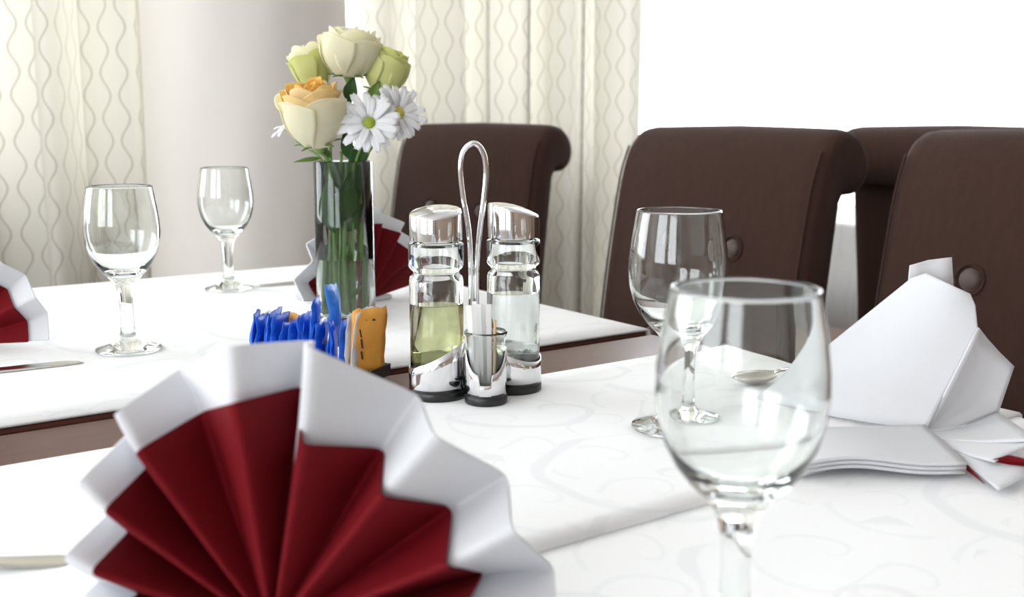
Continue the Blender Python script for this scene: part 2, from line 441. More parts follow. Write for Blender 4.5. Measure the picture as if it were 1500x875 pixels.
cloth('tablecloth', wC, wB, uE - WID - .005, uE + .004, .7474, .0026, .15, 0, 0, 'white folded upper cloth strip beneath the cruet stand', seed=6)
ZN = .7500; ZF = .7500; ZL = .7472

# ------------------------------------------------------------------ chairs
def chair_master():
    """faces -X; width along Y; back reclines towards +X"""
    o = empty('dining_chair', (0, 0, 0))
    front = [(0.0, .44), (.012, .56), (.03, .70), (.05, .82), (.065, .89), (.083, .935), (.108, .962), (.138, .970)]
    scroll = [(.168, .962), (.190, .940), (.200, .912), (.194, .884), (.176, .866), (.155, .862), (.140, .868)]
    back = [(.130, .85), (.118, .76), (.100, .62), (.085, .44)]
    prof = smooth_path([(x, 0, z) for x, z in front + scroll], 3) + smooth_path([(x, 0, z) for x, z in back], 2)
    hw = .235
    ys = [-hw, -hw + .004, -hw + .013, -hw + .03, -hw * .5, 0, hw * .5, hw - .03, hw - .013, hw - .004, hw]
    ins = [.018, .009, .003, 0, -.002, -.004, -.002, 0, .003, .009, .018]
    c = Vector((.08, 0, .70))
    vs = []; n = len(prof)
    for y, s in zip(ys, ins):
        for i, p in enumerate(prof):
            d = (prof[min(i + 1, n - 1)] - prof[max(i - 1, 0)]); nrm = Vector((d.z, 0, -d.x)).normalized()
            vs.append(Vector((p.x, y, p.z)) + nrm * s)
    fs = grid_faces(len(ys), n, True) + [tuple(range(n)), tuple(range((len(ys) - 1) * n, len(ys) * n))]
    b = pydata('backrest', vs, fs, 'chair_fabric', o); b.data.set_sharp_from_angle(angle=R(60))
    for s in (-1, 1):
        pts = [Vector((p.x + .001, s * (hw - .010), p.z)) + Vector((-.002, 0, 0)) for p in smooth_path([(x, 0, z) for x, z in front[:-2]], 2)]
        tube('piping', pts, .0022, 'chair_fabric', b, 6, 2, world=False)
        for z, x in ((.772, .0395), (.60, .015)):
            vsb = []
            bt = lathe('button', [(.0, .0075), (.008, .007), (.0135, .0045), (.0155, .0), (.0150, -.004)], 'chair_piping', b, 20)
            bt.rotation_euler = (0, R(-90 + 9), 0); bt.location = (x - .001, s * .085, z)
            rg = tube('button_dimple', [Vector((x - .0015 + .12 * .021 * math.sin(a), s * .085 + .021 * math.cos(a), z + .021 * math.sin(a))) for a in [2 * math.pi * k / 14 for k in range(15)]], .0025, 'chair_fabric', b, 6, 1, world=False)
    vs = []
    seat = box('seat', (-.42, -.235, .36), (.02, .235, .47), 'chair_fabric', o, 0); bevel(seat, .03, 4)
    for sx in (0, 1):
        for sy in (-1, 1):
            vs = []
            for z, r, dx in ((0, .016, .05 * sx), (.2, .02, .02 * sx), (.37, .024, 0)):
                cx, cy = (-.385 if not sx else .02) + dx, sy * .185
                vs += [(cx - r, cy - r, z), (cx + r, cy - r, z), (cx + r, cy + r, z), (cx - r, cy + r, z)]
            bevel(pydata('leg', vs, grid_faces(3, 4, True) + [(0, 1, 2, 3), (8, 9, 10, 11)], 'chair_wood', o, False), .003)
    return o
def copy_tree(o, parent=None):
    c = o.copy(); COL.objects.link(c)
    if parent: c.parent = parent
    for ch in list(o.children): copy_tree(ch, c)
    return c
chair = chair_master()
def chair_at(px, wtop_u, rz, label, group, first=False):
    """backrest centre on the ray of pixel column px, at distance wtop_u along U"""
    d = ray(px, 170); d.z = 0; p = d * (wtop_u / d.dot(U))
    o = chair if first else copy_tree(chair)
    o.location = (p.x, p.y, 0); o.rotation_euler = (0, 0, rz)
    tag(o, label, 'chair', group); return o
UCH = uE + .47
chair_at(648, UCH + .05, TH + R(12), 'brown rolled-back chair behind the cruet stand, farthest along the table', 'brown dining chairs', True)
chair_at(1000, UCH, TH, 'brown rolled-back chair behind the middle wine glass', 'brown dining chairs')
chair_at(1505, UCH, TH, 'brown rolled-back chair behind the white folded napkin at the right edge', 'brown dining chairs')
bgc = copy_tree(chair); d = ray(1408, 170); d.z = 0
pbg = d * (2.0 / d.y) + U * .13; bgc.location = (pbg.x, pbg.y, 0); bgc.rotation_euler = (0, 0, TH + math.pi)
tag(bgc, 'brown chair seen from behind, between the two nearest chairs', 'chair', 'brown dining chairs')
# the neighbouring table under its cloth
P = tab(1236, 326); ub, wb = uw(P)
table('side_table', wb - .75, wb + .35, ub, ub + .8, .745, 'neighbouring dining table beyond the row of chairs', None)
c4 = cloth('tablecloth', wb - .75, wb + .35, ub, ub + .8, .7452, .002, .235, .235, .235, 'white cloth hanging on the neighbouring table beyond the chairs', seed=8)

# ------------------------------------------------------------------ wine glasses
GP_OUT = [(0, 0), (.030, 0), (.0325, .0008), (.0332, .002), (.0322, .0034), (.024, .0056), (.015, .0085), (.0098, .0125), (.0076, .019), (.0068, .030), (.0066, .045), (.0072, .058), (.0090, .066), (.0118, .0715),
          (.0165, .0770), (.0225, .0830), (.0285, .0910), (.0335, .1010), (.0366, .1120), (.0378, .1230), (.0373, .1350), (.0357, .1480), (.0337, .1600), (.0323, .1683), (.0318, .1697)]
GP_IN = [(.0311, .1700), (.0305, .1694), (.0308, .1683), (.0322, .1600), (.0342, .1480), (.0358, .1350), (.0363, .1230), (.0351, .1120), (.0319, .1015), (.0266, .0925), (.0200, .0860), (.0120, .0818), (0, .0805)]
gl_mesh = None
def wine_glass(p, label):
    global gl_mesh
    if gl_mesh is None:
        o = lathe('wine_glass', GP_OUT + GP_IN, 'clear_glass', None, 72, ang=70); gl_mesh = o.data
    else:
        o = bpy.data.objects.new('wine_glass', gl_mesh); COL.objects.link(o)
    o.location = p; return tag(o, label, 'wine glass', 'wine glasses on the tables')
g = at(1092, 422, .463); g.z = ZL + .0002
wine_glass(g, 'nearest empty wine glass, largest, in front of the white napkin')
wine_glass(tab(987, 627, ZN + .0003), 'empty wine glass on the upper cloth, just behind the nearest one')
wine_glass(tab(189, 513, ZF + .0003), 'empty wine glass on the far table at left, beside the knife')
wine_glass(tab(336, 424, ZF + .0003), 'farthest empty wine glass, in front of the round column')

# ------------------------------------------------------------------ cruet stand
def ring_sleeve(name, c, r, z0, top, m, parent, seg=48, th=.0008):
    vs = []
    for z in (0, 1, 2, 3):
        for k in range(seg):
            a = 2 * math.pi * k / seg; tz = top(a)
            vs.append(Vector((c.x + r * math.cos(a), c.y + r * math.sin(a), z0 + (tz - z0) * z / 3)))
    o = pydata(name, vs, grid_faces(4, seg, True), m, parent, world=True); solid(o, th, 0); return o
yb = tab(641, 596, ZN).y + .026
BL = tab(641, 580, ZN); BR = tab(752, 570, ZN); BJ = tab(712, 589, ZN)
mid = (BL + BR) / 2; mid.z = ZN
stand = empty('cruet_stand', mid, 'steel cruet stand with black feet and a looped wire handle', 'cruet stand')
RB = .0238
for c, r in ((BL, RB + .0012), (BR, RB + .0012), (BJ, .0182)):
    f = lathe('foot', [(0, 0), (r - .001, 0), (r, .001), (r, .0065), (r - .0012, .0078), (0, .0078)], 'black_plastic', stand, 48); f.location = c - mid
def base_plate():
    m = (BL + BR) / 2
    a = (BR - BL).normalized(); b = Vector((-a.y, a.x, 0))
    vs = [m + a * x + b * y + Vector((0, 0, z)) for z in (.001, .0066) for x, y in ((-.03, -.012), (.03, -.012), (.03, .012), (-.03, .012))]
    pydata('base_plate', vs, [(0, 1, 2, 3), (4, 5, 6, 7), (0, 1, 5, 4), (1, 2, 6, 5), (2, 3, 7, 6), (3, 0, 4, 7)], 'black_plastic', stand, False, world=True)
base_plate()
ring_sleeve('sleeve', BL, RB + .0004, ZN + .0076, lambda a: ZN + .039 + .0125 * math.cos(a - .15), 'chrome', stand)
ring_sleeve('sleeve', BR, RB + .0004, ZN + .0076, lambda a: ZN + .038 + .010 * math.cos(a - math.pi + .5), 'chrome', stand)
def jtop(a):
    d = abs((a + math.pi / 2 + math.pi) % (2 * math.pi) - math.pi)       # angle from the camera side
    if d < .28: return ZN + .018
    if d < 1.25: return ZN + .027 + .016 * ((d - .28) / .97) ** 2
    return ZN + .047
ring_sleeve('sleeve', BJ, .0172, ZN + .0076, jtop, 'chrome', stand, 96)
yh = mid.y + .001
hp = [(690, 556), (690, 470), (690, 400), (687, 340), (679, 290), (675, 250), (679, 222), (694, 210), (707, 222), (712, 250), (709, 290), (702, 345), (698, 400), (698, 470), (698, 556)]
hpts = [at(x, y, yh) for x, y in hp]
for q in (hpts[0], hpts[-1]): q.z = ZN + .006
tube('handle', hpts, .0024, 'chrome', stand, 12, 6)

def bottle(c, label, liquid, level, cap_slant, cap_dir, name):
    o = empty(name, c + Vector((0, 0, .0079)), label, 'cruet bottle', 'cruet bottles in the stand')
    r = RB - .0006
    out = [(0, 0), (r - .002, 0), (r, .002), (r, .094), (r - .0008, .0970), (r - .0032, .0995), (r - .0036, .1010), (r - .0030, .1025), (r - .0006, .1050), (r + .0004, .1075), (r + .0004, .1250), (r - .001, .1265), (r - .0045, .1272), (r - .0060, .1300)]
    inn = [(r - .0075, .1300), (r - .0075, .1255), (r - .0030, .1230), (r - .0030, .1085), (r - .0062, .1035), (r - .0064, .0985), (r - .0030, .0930), (r - .0026, .0065), (r - .005, .0045), (0, .0045)]
    lathe('glass_body', out + inn, 'clear_glass', o, 64, ang=60)
    if liquid:
        lr = r - .0024
        lathe('liquid', [(0, .0043), (lr - .0025, .0043), (lr, .0066), (lr, level - .0006), (lr - .0004, level), (0, level)], liquid, o, 64)
    # cap: cylinder with a slanted, softly domed top
    R_ = r - .0008; seg = 56; vs = []
    def topz(x, y): return .1525 + cap_slant * (x * math.cos(cap_dir) + y * math.sin(cap_dir)) / R_ + .0042 * (1 - (x * x + y * y) / R_ ** 2)
    rows = [(R_, .1285, 0), (R_, .1298, 0), (R_, None, -.0022), (R_ - .0006, None, -.0004), (R_ - .0022, None, 0), (R_ * .66, None, 0), (R_ * .33, None, 0), (.0004, None, 0)]
    for rr, z, dz in rows:
        for k in range(seg):
            a = 2 * math.pi * k / seg; x, y = rr * math.cos(a), rr * math.sin(a)
            vs.append((x, y, z if z is not None else topz(x, y) + dz))
    n = len(rows)
    cp = pydata('cap', vs, grid_faces(n, seg, True) + [tuple(range(seg)), tuple(range((n - 1) * seg, n * seg))], 'chrome', o); cp.data.set_sharp_from_angle(angle=R(45))
    return o
bottle(BL, 'glass oil bottle with chrome cap, left in the cruet stand', 'oil', .074, .004, R(70), 'oil_bottle')
bottle(BR, 'clear glass vinegar bottle with slanted chrome cap, right in the cruet stand', 'vinegar', .080, .0055, R(190), 'vinegar_bottle')
jar = lathe('toothpick_jar', [(0, 0), (.0142, 0), (.0160, .002), (.0162, .044), (.0166, .049), (.0182, .0515), (.0184, .0530), (.0174, .0540), (.0158, .0530), (.0150, .049), (.0146, .044), (.0144, .006), (.012, .004), (0, .004)], 'clear_glass', None, 48, ang=70)
jar.location = BJ + Vector((0, 0, .0079)); tag(jar, 'small flared glass jar holding toothpicks at the front of the cruet stand', 'jar')
spots = [(-.009, -.004, 0), (-.006, .002, 1), (-.0032, -.0055, 0), (-.0005, .001, 0), (-.010, .004, 0), (-.002, .007, 0), (.0028, -.003, 0), (.003, .005, 0), (-.006, -.0095, 0), (.0065, -.006, 2)]
for i, (x, y, kind) in enumerate(spots):
    b = BJ + Vector((x * 1.05, y * 1.05, .0124)); h = .074 + random.uniform(-.004, .002); h = .060 if kind == 2 else h
    t = b + Vector((x * .35 - .0012, y * .35, h))
    o = empty('toothpick', b, ('bare wooden toothpick standing right of the paper-wrapped ones in the jar' if kind == 2 else 'white paper-wrapped toothpick standing in the small glass jar'), 'toothpick', 'toothpicks in the jar')
    if kind == 2:
        tube('stick', [b, (b + t) / 2, t], .0012, 'toothpick_wood', o, 8, 2)
    else:
        dx = Vector((.0019, random.uniform(-.0008, .0008), 0)); dy = Vector((0, .0007, 0))
        vs = [p + sx * dx + sy * dy for p in (b, b.lerp(t, .5), t) for sx, sy in ((-1, -1), (1, -1), (1, 1), (-1, 1))]
        pydata('paper_sleeve', vs, grid_faces(3, 4, True) + [(0, 1, 2, 3), (8, 9, 10, 11)], 'paper_white', o, False, world=True)

# ------------------------------------------------------------------ vase and flowers
VB = tab(508, 470, ZF + .0003); VR = 84 * VB.y * 1.03 / FPX / 2
vt = at(505, 236, VB.y - VR * .3); VH = vt.z - VB.z
vase = empty('flower_vase', VB, 'tall clear glass cylinder vase holding roses and daisies', 'vase')
lathe('glass_body', [(0, 0), (VR - .002, 0), (VR, .002), (VR, VH - .001), (VR - .0008, VH), (VR - .0016, VH), (VR - .0024, VH - .001), (VR - .0024, .012), (VR - .006, .009), (0, .009)], 'vase_glass', vase, 72, ang=60)
lathe('water', [(0, .0088), (VR - .0058, .0088), (VR - .0022, .0122), (VR - .0022, VH * .40), (0, VH * .40)], 'water', vase, 72, ang=60)

def leaf(parent, base, tip, width, m='leaf_green', bend=.15, nrm=None, name='leaf'):
    base, tip = Vector(base), Vector(tip); d = tip - base; L_ = d.length; dn = d.normalized()
    n = Vector(nrm) if nrm else Vector((0, -1, .3)); s = dn.cross(n).normalized(); n = s.cross(dn)
    vs = []; nr, nc = 9, 5
    for i in range(nr):
        t = i / (nr - 1); w = width * (math.sin(math.pi * min(1, t ** .8)) * .98 + .02) * (1 - .25 * t)
        for j in range(nc):
            q = (j / (nc - 1) - .5) * 2
            vs.append(base + dn * (L_ * t) + s * (q * w / 2) + n * (bend * L_ * math.sin(math.pi * t) + .12 * width * q * q + .02 * width * math.sin(7 * t + 3 * q)))
    o = pydata(name, vs, grid_faces(nr, nc), m, parent, world=True); subsurf(o, 1); solid(o, .0006); return o
def stem_path(top, foot, mid_pt=None):
    return [foot, mid_pt or (foot.lerp(top, .5) + Vector((random.uniform(-.003, .003), random.uniform(-.003, .003), 0))), top]
def rose(c, rad, height, tilt, mats, label, foot, seed, open_=1.0, sepals=True):
    """c = bottom of the bloom, tilt = axis direction"""
    rnd = random.Random(seed); ax = Vector(tilt).normalized()
    o = empty('rose', c, label, 'flower', 'roses in the vase')
    q = Vector((0, 0, 1)).rotation_difference(ax).to_matrix()
    def petal(phi, rs, hs, span, lip, m, twist):
        vs = []; nr, nc = 10, 9
        for i in range(nr):
            v = i / (nr - 1)
            prof = math.sin(math.pi * (.08 + .62 * v)) ** .85
            rr = rs * (.12 + .88 * prof); 
            if v > .72: rr += lip * ((v - .72) / .28) ** 2
            for j in range(nc):
                uu = (j / (nc - 1) - .5) * 2
                wv = (.42 + .58 * math.sin(math.pi * (.12 + .55 * v))) * span
                a = phi + uu * wv / 2 + twist * v
                drop = .14 * abs(uu) ** 2.6 * v + .02 * math.sin(5 * uu + phi) * v
                z = hs * (v - drop) - (lip * .6 * max(0, (v - .85) / .15) ** 2)
                r2 = rr * (1 + .07 * uu * v) + .012 * rad * math.sin(4 * uu + 2 * phi) * v
                vs.append(c + q @ Vector((r2 * math.cos(a), r2 * math.sin(a), z)))
        p = pydata('petal', vs, grid_faces(nr, nc), m, o, world=True); subsurf(p, 1); solid(p, .0005)
    layers = [(1.0, .97, 5, 2.0, .18 * open_), (.86, 1.06, 5, 1.9, .14 * open_), (.70, 1.12, 4, 2.2, .08), (.50, 1.12, 4, 2.4, .04), (.30, 1.08, 3, 2.7, .0), (.15, 1.04, 2, 3.2, .0)]
    for li, (rs, hs, n, span, lip) in enumerate(layers):
        off = rnd.uniform(0, 6.28)
        for k in range(n):
            petal(off + 2 * math.pi * k / n + rnd.uniform(-.12, .12), rad * rs * rnd.uniform(.96, 1.03), height * hs * rnd.uniform(.95, 1.04), span, lip * rad, mats[min(li, len(mats) - 1)], .12)
    hip = lathe('receptacle', [(0, -.010), (.004, -.008), (.0062, -.003), (.0068, .002), (.003, .004), (0, .004)], 'stem_green', o, 14); hip.rotation_euler = q.to_euler()
    if sepals:
        for k in range(5):
            a = 2 * math.pi * k / 5 + .4
            p0 = c + q @ Vector((.004 * math.cos(a), .004 * math.sin(a), -.002)); p1 = c + q @ Vector((rad * .85 * math.cos(a), rad * .85 * math.sin(a), height * .12 - .006))
            leaf(o, p0, p1, .009, 'leaf_light', .08, (0, 0, 1), 'sepal')
    tube('stem', [foot, foot.lerp(mouth(c, foot), .55), mouth(c, foot), c - ax * .006], lambda t: .0023, 'stem_green', o, 8, 5)
    return o
def mouth(c, foot):
    d = Vector((c.x - VB.x, c.y - VB.y, 0)); k = min(1, .66 * VR / max(d.length, 1e-6))
    m = VB + d * k; m.z = VB.z + VH * .97; return m
def vfoot(dx, dy, z=.0125): return VB + Vector((dx * VR, dy * VR, z))
yv = VB.y
rose(at(512, 112, yv), .034, .050, (.05, -.10, 1), ['petal_cream', 'petal_cream', 'petal_cream', 'petal_cream'], 'large cream white rose at the very top of the bouquet', vfoot(.15, .1), 5)
rose(at(468, 214, yv - .03), .0355, .066, (-.12, -.22, 1), ['petal_cream', 'petal_yellow', 'petal_yellow', 'petal_gold'], 'pale yellow rose with golden centre, lowest at the front left', vfoot(-.2, -.3), 8, 1.25)
rose(at(468, 130, yv + .015), .024, .046, (-.35, .05, 1), ['petal_lime', 'petal_cream', 'petal_cream'], 'small greenish cream rose peeking out left of the top rose', vfoot(-.45, .25), 13, 1.2)
rose(at(556, 136, yv + .01), .025, .047, (.35, -.05, 1), ['petal_lime', 'petal_lime', 'petal_lime'], 'lime yellow rose bud on the right under the top rose', vfoot(.4, .25), 21, .6)

def daisy(c, nrm, rad, disc_m, label, foot, seed, n=17):
    rnd = random.Random(seed); nrm = Vector(nrm).normalized(); q = Vector((0, 0, 1)).rotation_difference(nrm).to_matrix()
    o = empty('daisy', c, label, 'flower', 'daisies in the vase')
    for ring, (k0, rr, lift) in enumerate(((0, 1.0, .0), (.5, .86, .0022))):
        for k in range(n):
            if ring and k % 2: continue
            a = 2 * math.pi * (k + k0) / n + rnd.uniform(-.07, .07); L_ = rad * rr * rnd.uniform(.9, 1.06); w = rad * .26
            dr = rnd.uniform(-.22, .12)
            vs = []; nr, nc = 7, 4
            for i in range(nr):
                t = i / (nr - 1); r_ = .006 + (L_ - .006) * t
                wd = w * (.45 + .55 * math.sin(math.pi * min(1, .15 + .62 * t))) * (1 if t < .9 else .62)
                for j in range(nc):
                    u_ = (j / (nc - 1) - .5) * 2
                    notch = -.03 * rad * (1 if (j in (1, 2)) else 0) if i == nr - 1 else 0
                    x, y = r_ + notch * rnd.uniform(0, 1), u_ * wd / 2
                    z = lift + rad * (.16 * math.sin(t * 2.2) + dr * t * t) + .10 * wd * u_ * u_ - .0006 * (j % 2)
                    vs.append(c + q @ Vector((x * math.cos(a) - y * math.sin(a), x * math.sin(a) + y * math.cos(a), z)))
            p = pydata('petal', vs, grid_faces(nr, nc), 'petal_white', o, world=True); solid(p, .0004)
    dk = lathe('disc', [(0, .0052), (.004, .0048), (.0068, .003), (.0078, .0), (.0068, -.003), (0, -.004)], disc_m, o, 20); dk.rotation_euler = q.to_euler()
    tube('stem', [foot, foot.lerp(mouth(c, foot), .6), mouth(c, foot), c - nrm * .012 + Vector((0, 0, -.006)), c - nrm * .003], lambda t: .0016, 'stem_green', o, 8, 5)
    return o
daisy(at(541, 181, yv - .035), (.22, -1, .42), .037, 'daisy_disc', 'white daisy with green centre, in front beside the yellow rose', vfoot(.25, -.35), 3)
daisy(at(583, 166, yv - .012), (.62, -.8, .35), .034, 'daisy_disc_yellow', 'white daisy with yellowish centre, rightmost in the bouquet', vfoot(.5, 0), 4)
daisy(at(428, 186, yv + .012), (-.5, -.2, 1), .026, 'daisy_disc_yellow', 'white daisy mostly hidden behind the yellow rose on the left', vfoot(-.5, .1), 6)
# foliage sprigs, each its own stem with leaves, pushed into the vase
def sprig(foot, top, leaves, label):
    o = empty('foliage_sprig', foot, label, 'leaf sprig', 'leafy sprigs in the vase')
    tube('stem', stem_path(top, foot), lambda t: .0018, 'stem_green', o, 8, 5)
    for b, t, w, m in leaves: leaf(o, b, t, w, m, .10, (random.uniform(-.4, .4), -1, .2))
def V3(px, py, dy): return at(px, py, yv + dy)
sprig(vfoot(-.15, -.5), V3(500, 222, -.015), [(V3(492, 345, -.018), V3(482, 262, -.022), .030, 'leaf_green'), (V3(500, 330, -.016), V3(512, 255, -.02), .034, 'leaf_green'), (V3(497, 285, -.012), V3(478, 228, -.016), .022, 'leaf_green')], 'dark rose leaves pressed against the front of the vase')
sprig(vfoot(.2, -.1), V3(522, 205, -.008), [(V3(512, 310, -.006), V3(530, 245, -.012), .026, 'leaf_green'), (V3(518, 250, -.01), V3(532, 195, -.014), .020, 'leaf_green'), (V3(516, 235, -.012), V3(505, 190, -.016), .018, 'leaf_green'), (V3(508, 345, -.01), V3(533, 300, -.014), .020, 'leaf_green')], 'dark rose leaves on the right inside the vase')
sprig(vfoot(-.4, 0), V3(484, 215, .0), [(V3(488, 330, .002), V3(474, 280, -.004), .022, 'leaf_green'), (V3(486, 300, .004), V3(500, 240, .0), .032, 'leaf_green'), (V3(482, 232, -.012), V3(474, 208, -.022), .014, 'leaf_light'), (V3(470, 232, -.02), V3(430, 238, -.03), .006, 'leaf_light')], 'light green leaf tips hanging over the left vase rim')
sprig(vfoot(.35, .3), V3(530, 210, .012), [(V3(520, 330, .012), V3(534, 270, .008), .03, 'leaf_green'), (V3(510, 310, .016), V3(496, 250, .012), .036, 'leaf_green'), (V3(526, 240, .01), V3(545, 205, .004), .016, 'leaf_green'), (V3(512, 150, .0), V3(520, 112, -.004), .020, 'leaf_green'), (V3(540, 150, -.004), V3(556, 118, -.01), .016, 'leaf_light')], 'broad green leaves at the back of the vase')
sprig(vfoot(.0, .4, .0125), V3(512, 215, .006), [(V3(512, 438, -.012), V3(528, 418, -.014), .006, 'leaf_light'), (V3(508, 345, .0), V3(492, 300, -.004), .026, 'leaf_green')], 'thin stem with a small curved leaf near the vase bottom')
for i, (dx, dy, px) in enumerate(((-.62, -.2, 480), (-.3, .45, 492), (.1, -.6, 508), (.55, -.25, 528), (-.05, .1, 500))):
    o = empty('cut_stem', vfoot(dx, dy), 'bare green flower stem standing in the vase water', 'flower stem', 'bare stems in the vase')
    tube('stem', stem_path(V3(px, 250, dy * .02), vfoot(dx, dy)), lambda t: .0024, 'stem_green', o, 8, 5)

# ------------------------------------------------------------------ sugar sachets in a tray
SR = tab(548, 556, ZF); SL = tab(364, 537, ZF)
ax = (SR - SL); ax.z = 0; SLEN = ax.length; ax.normalize(); nx = Vector((-ax.y, ax.x, 0))
SCEN = (SR + SL) / 2; SCEN.z = ZF + .0003
def tray_box():
    hl, hd, h, t = SLEN / 2 + .006, .021, .011, .0018
    o = empty('sachet_tray', SCEN, 'black plastic tray packed with sugar sachets', 'tray')
    def part(name, x0, x1, y0, y1, z0, z1):
        vs = [SCEN + ax * x + nx * y + Vector((0, 0, z)) for z in (z0, z1) for x, y in ((x0, y0), (x1, y0), (x1, y1), (x0, y1))]
        pydata(name, vs, [(0, 1, 2, 3), (4, 5, 6, 7), (0, 1, 5, 4), (1, 2, 6, 5), (2, 3, 7, 6), (3, 0, 4, 7)], 'black_plastic', o, False, world=True)
    part('tray_bottom', -hl, hl, -hd, hd, 0, t)
    part('tray_side', -hl, hl, -hd, -hd + t, t, h); part('tray_side', -hl, hl, hd - t, hd, t, h)
    part('tray_end', -hl, -hl + t, -hd + t, hd - t, t, h); part('tray_end', hl - t, hl, -hd + t, hd - t, t, h)
tray_box()
def sachet(pos, w, h, lean, yaw, m, label, group, seed, puff=.0022, text=False, rise=0.0):
    """flat sugar paper bag standing on its short edge; pos along the tray axis, thin along it"""
    rnd = random.Random(seed)
    a2 = (Matrix.Rotation(yaw, 3, 'Z') @ ax); n2 = Vector((-a2.y, a2.x, 0))
    base = SCEN + ax * pos[0] + nx * pos[1] + Vector((0, 0, .0022 + rise))
    upv = (Vector((0, 0, 1)) + a2 * math.tan(lean)).normalized()
    o = empty('sugar_sachet', base, label, 'sachet', group)
    nr, nc = 9, 7; front, backv = [], []
    for i in range(nr):
        v = i / (nr - 1)
        for j in range(nc):
            u_ = (j / (nc - 1) - .5) * 2
            pf = puff * (math.sin(math.pi * v) ** .5) * (1 - abs(u_) ** 2.5) * rnd.uniform(.75, 1.15) + .00025
            ws = w / 2 * (1 - .05 * math.sin(math.pi * v)) * (1 if v < .95 else .95); wob = .0009 * math.sin(6 * v + seed) + .0011 * rnd.uniform(-1, 1)
            c = base + n2 * (u_ * ws) + upv * (h * (v - .025 * v * u_ * u_ + (.03 * rnd.uniform(-1, 1) if i == nr - 1 else 0))) + a2 * wob
            front.append(c + a2 * pf); backv.append(c - a2 * pf)
    k = nr * nc; fs = grid_faces(nr, nc) + [tuple(k + q for q in reversed(f)) for f in grid_faces(nr, nc)]
    ring = [j for j in range(nc)] + [i * nc + nc - 1 for i in range(1, nr)] + [(nr - 1) * nc + j for j in range(nc - 2, -1, -1)] + [i * nc for i in range(nr - 2, 0, -1)]
    for a, b in zip(ring, ring[1:] + ring[:1]): fs.append((a, b, k + b, k + a))
    pydata('paper_bag', front + backv, fs, m, o, world=True)
    if text:
        # short printed lines on the outer face
        for tt, (v0, v1, uu, ww) in enumerate(((.42, .56, -.42, .05), (.58, .70, -.50, .04), (.26, .38, -.40, .05), (.80, .83, .05, .25))):
            vs = []
            for v, u_ in ((v0, uu - ww), (v0, uu + ww), (v1, uu + ww - .08), (v1, uu - ww - .08)):
                vs.append(base + n2 * (u_ * w / 2) + upv * (h * v) + a2 * (puff * (math.sin(math.pi * v) ** .5) * (1 - abs(u_) ** 2.5) * 1.15 + .0011))
            solid(pydata('print', vs, [(0, 1, 2, 3)], 'ink', o, False, world=True), .0001)
    return o
hl = SLEN / 2
k = 0
GB = 'blue sugar sachets in the tray'
nb = 17
ORD = 'first second third fourth fifth sixth seventh eighth ninth tenth eleventh twelfth thirteenth fourteenth fifteenth sixteenth seventeenth'.split()
for i in range(nb):
    s = -hl + .006 + (SLEN - .034) * i / (nb - 1)
    h = .052 + random.uniform(-.005, .004); y = random.uniform(-.004, .002)
    lab = '%s blue sugar sachet from the left end of the packed tray' % ORD[i]
    sachet((s, y), .034, h, random.uniform(-.08, .20), .25 + random.uniform(-.25, .25), 'sachet_blue', lab, GB, 40 + i, .0034)
sachet((-.0125 + .022, -.006), .026, .052, .06, .25, 'sachet_blue', 'tall blue sugar sachet sticking up left of the lighter one', GB, 91, .003, rise=.020)
sachet((.0165 + .012, .006), .026, .060, -.10, .1, 'sachet_light_blue', 'lighter blue sugar sachet sticking up highest, in front of the vase', GB, 92, .003, rise=.024)
sachet((-.030, .0075), .026, .052, .2, 1.3, 'sachet_orange', 'orange-edged sachet just showing behind the row of blue sachets', 'pale sachets in the tray', 93, .001)
sachet((-.052, .0085), .026, .051, .2, 1.35, 'sachet_white', 'white sachet just showing behind the row of blue sachets', 'pale sachets in the tray', 94, .001)
sachet((hl - .022, .0), .036, .060, .10, .0, 'sachet_white', 'white sachet between the blue ones and the orange one', 'pale sachets in the tray', 95, .0022)
sachet((hl - .016, .001), .037, .064, .12, .05, 'sachet_white', 'grey-white sachet directly behind the orange one', 'pale sachets in the tray', 96, .0022)
sachet((hl - .008, .002), .037, .066, .10, -.55, 'sachet_orange', 'orange printed sachet at the right end of the tray', 'pale sachets in the tray', 97, .0022, text=True)

# ------------------------------------------------------------------ napkins
def sheet(name, rows, m, parent, th=.0012, lv=2, world=True, flat=False):
    nr, nc = len(rows), len(rows[0]); vs = [p for r in rows for p in r]
    o = pydata(name, vs, grid_faces(nr, nc), m, parent, world=world); subsurf(o, lv)
    if flat: o.modifiers[0].subdivision_type = 'SIMPLE'
    solid(o, th, 0); return o
def cols_from_folds(pts, f=.22):
    out = []
    for a, b in zip(pts, pts[1:]): out += [a, a.lerp(b, f), a.lerp(b, 1 - f)]
    out.append(pts[-1]); return out
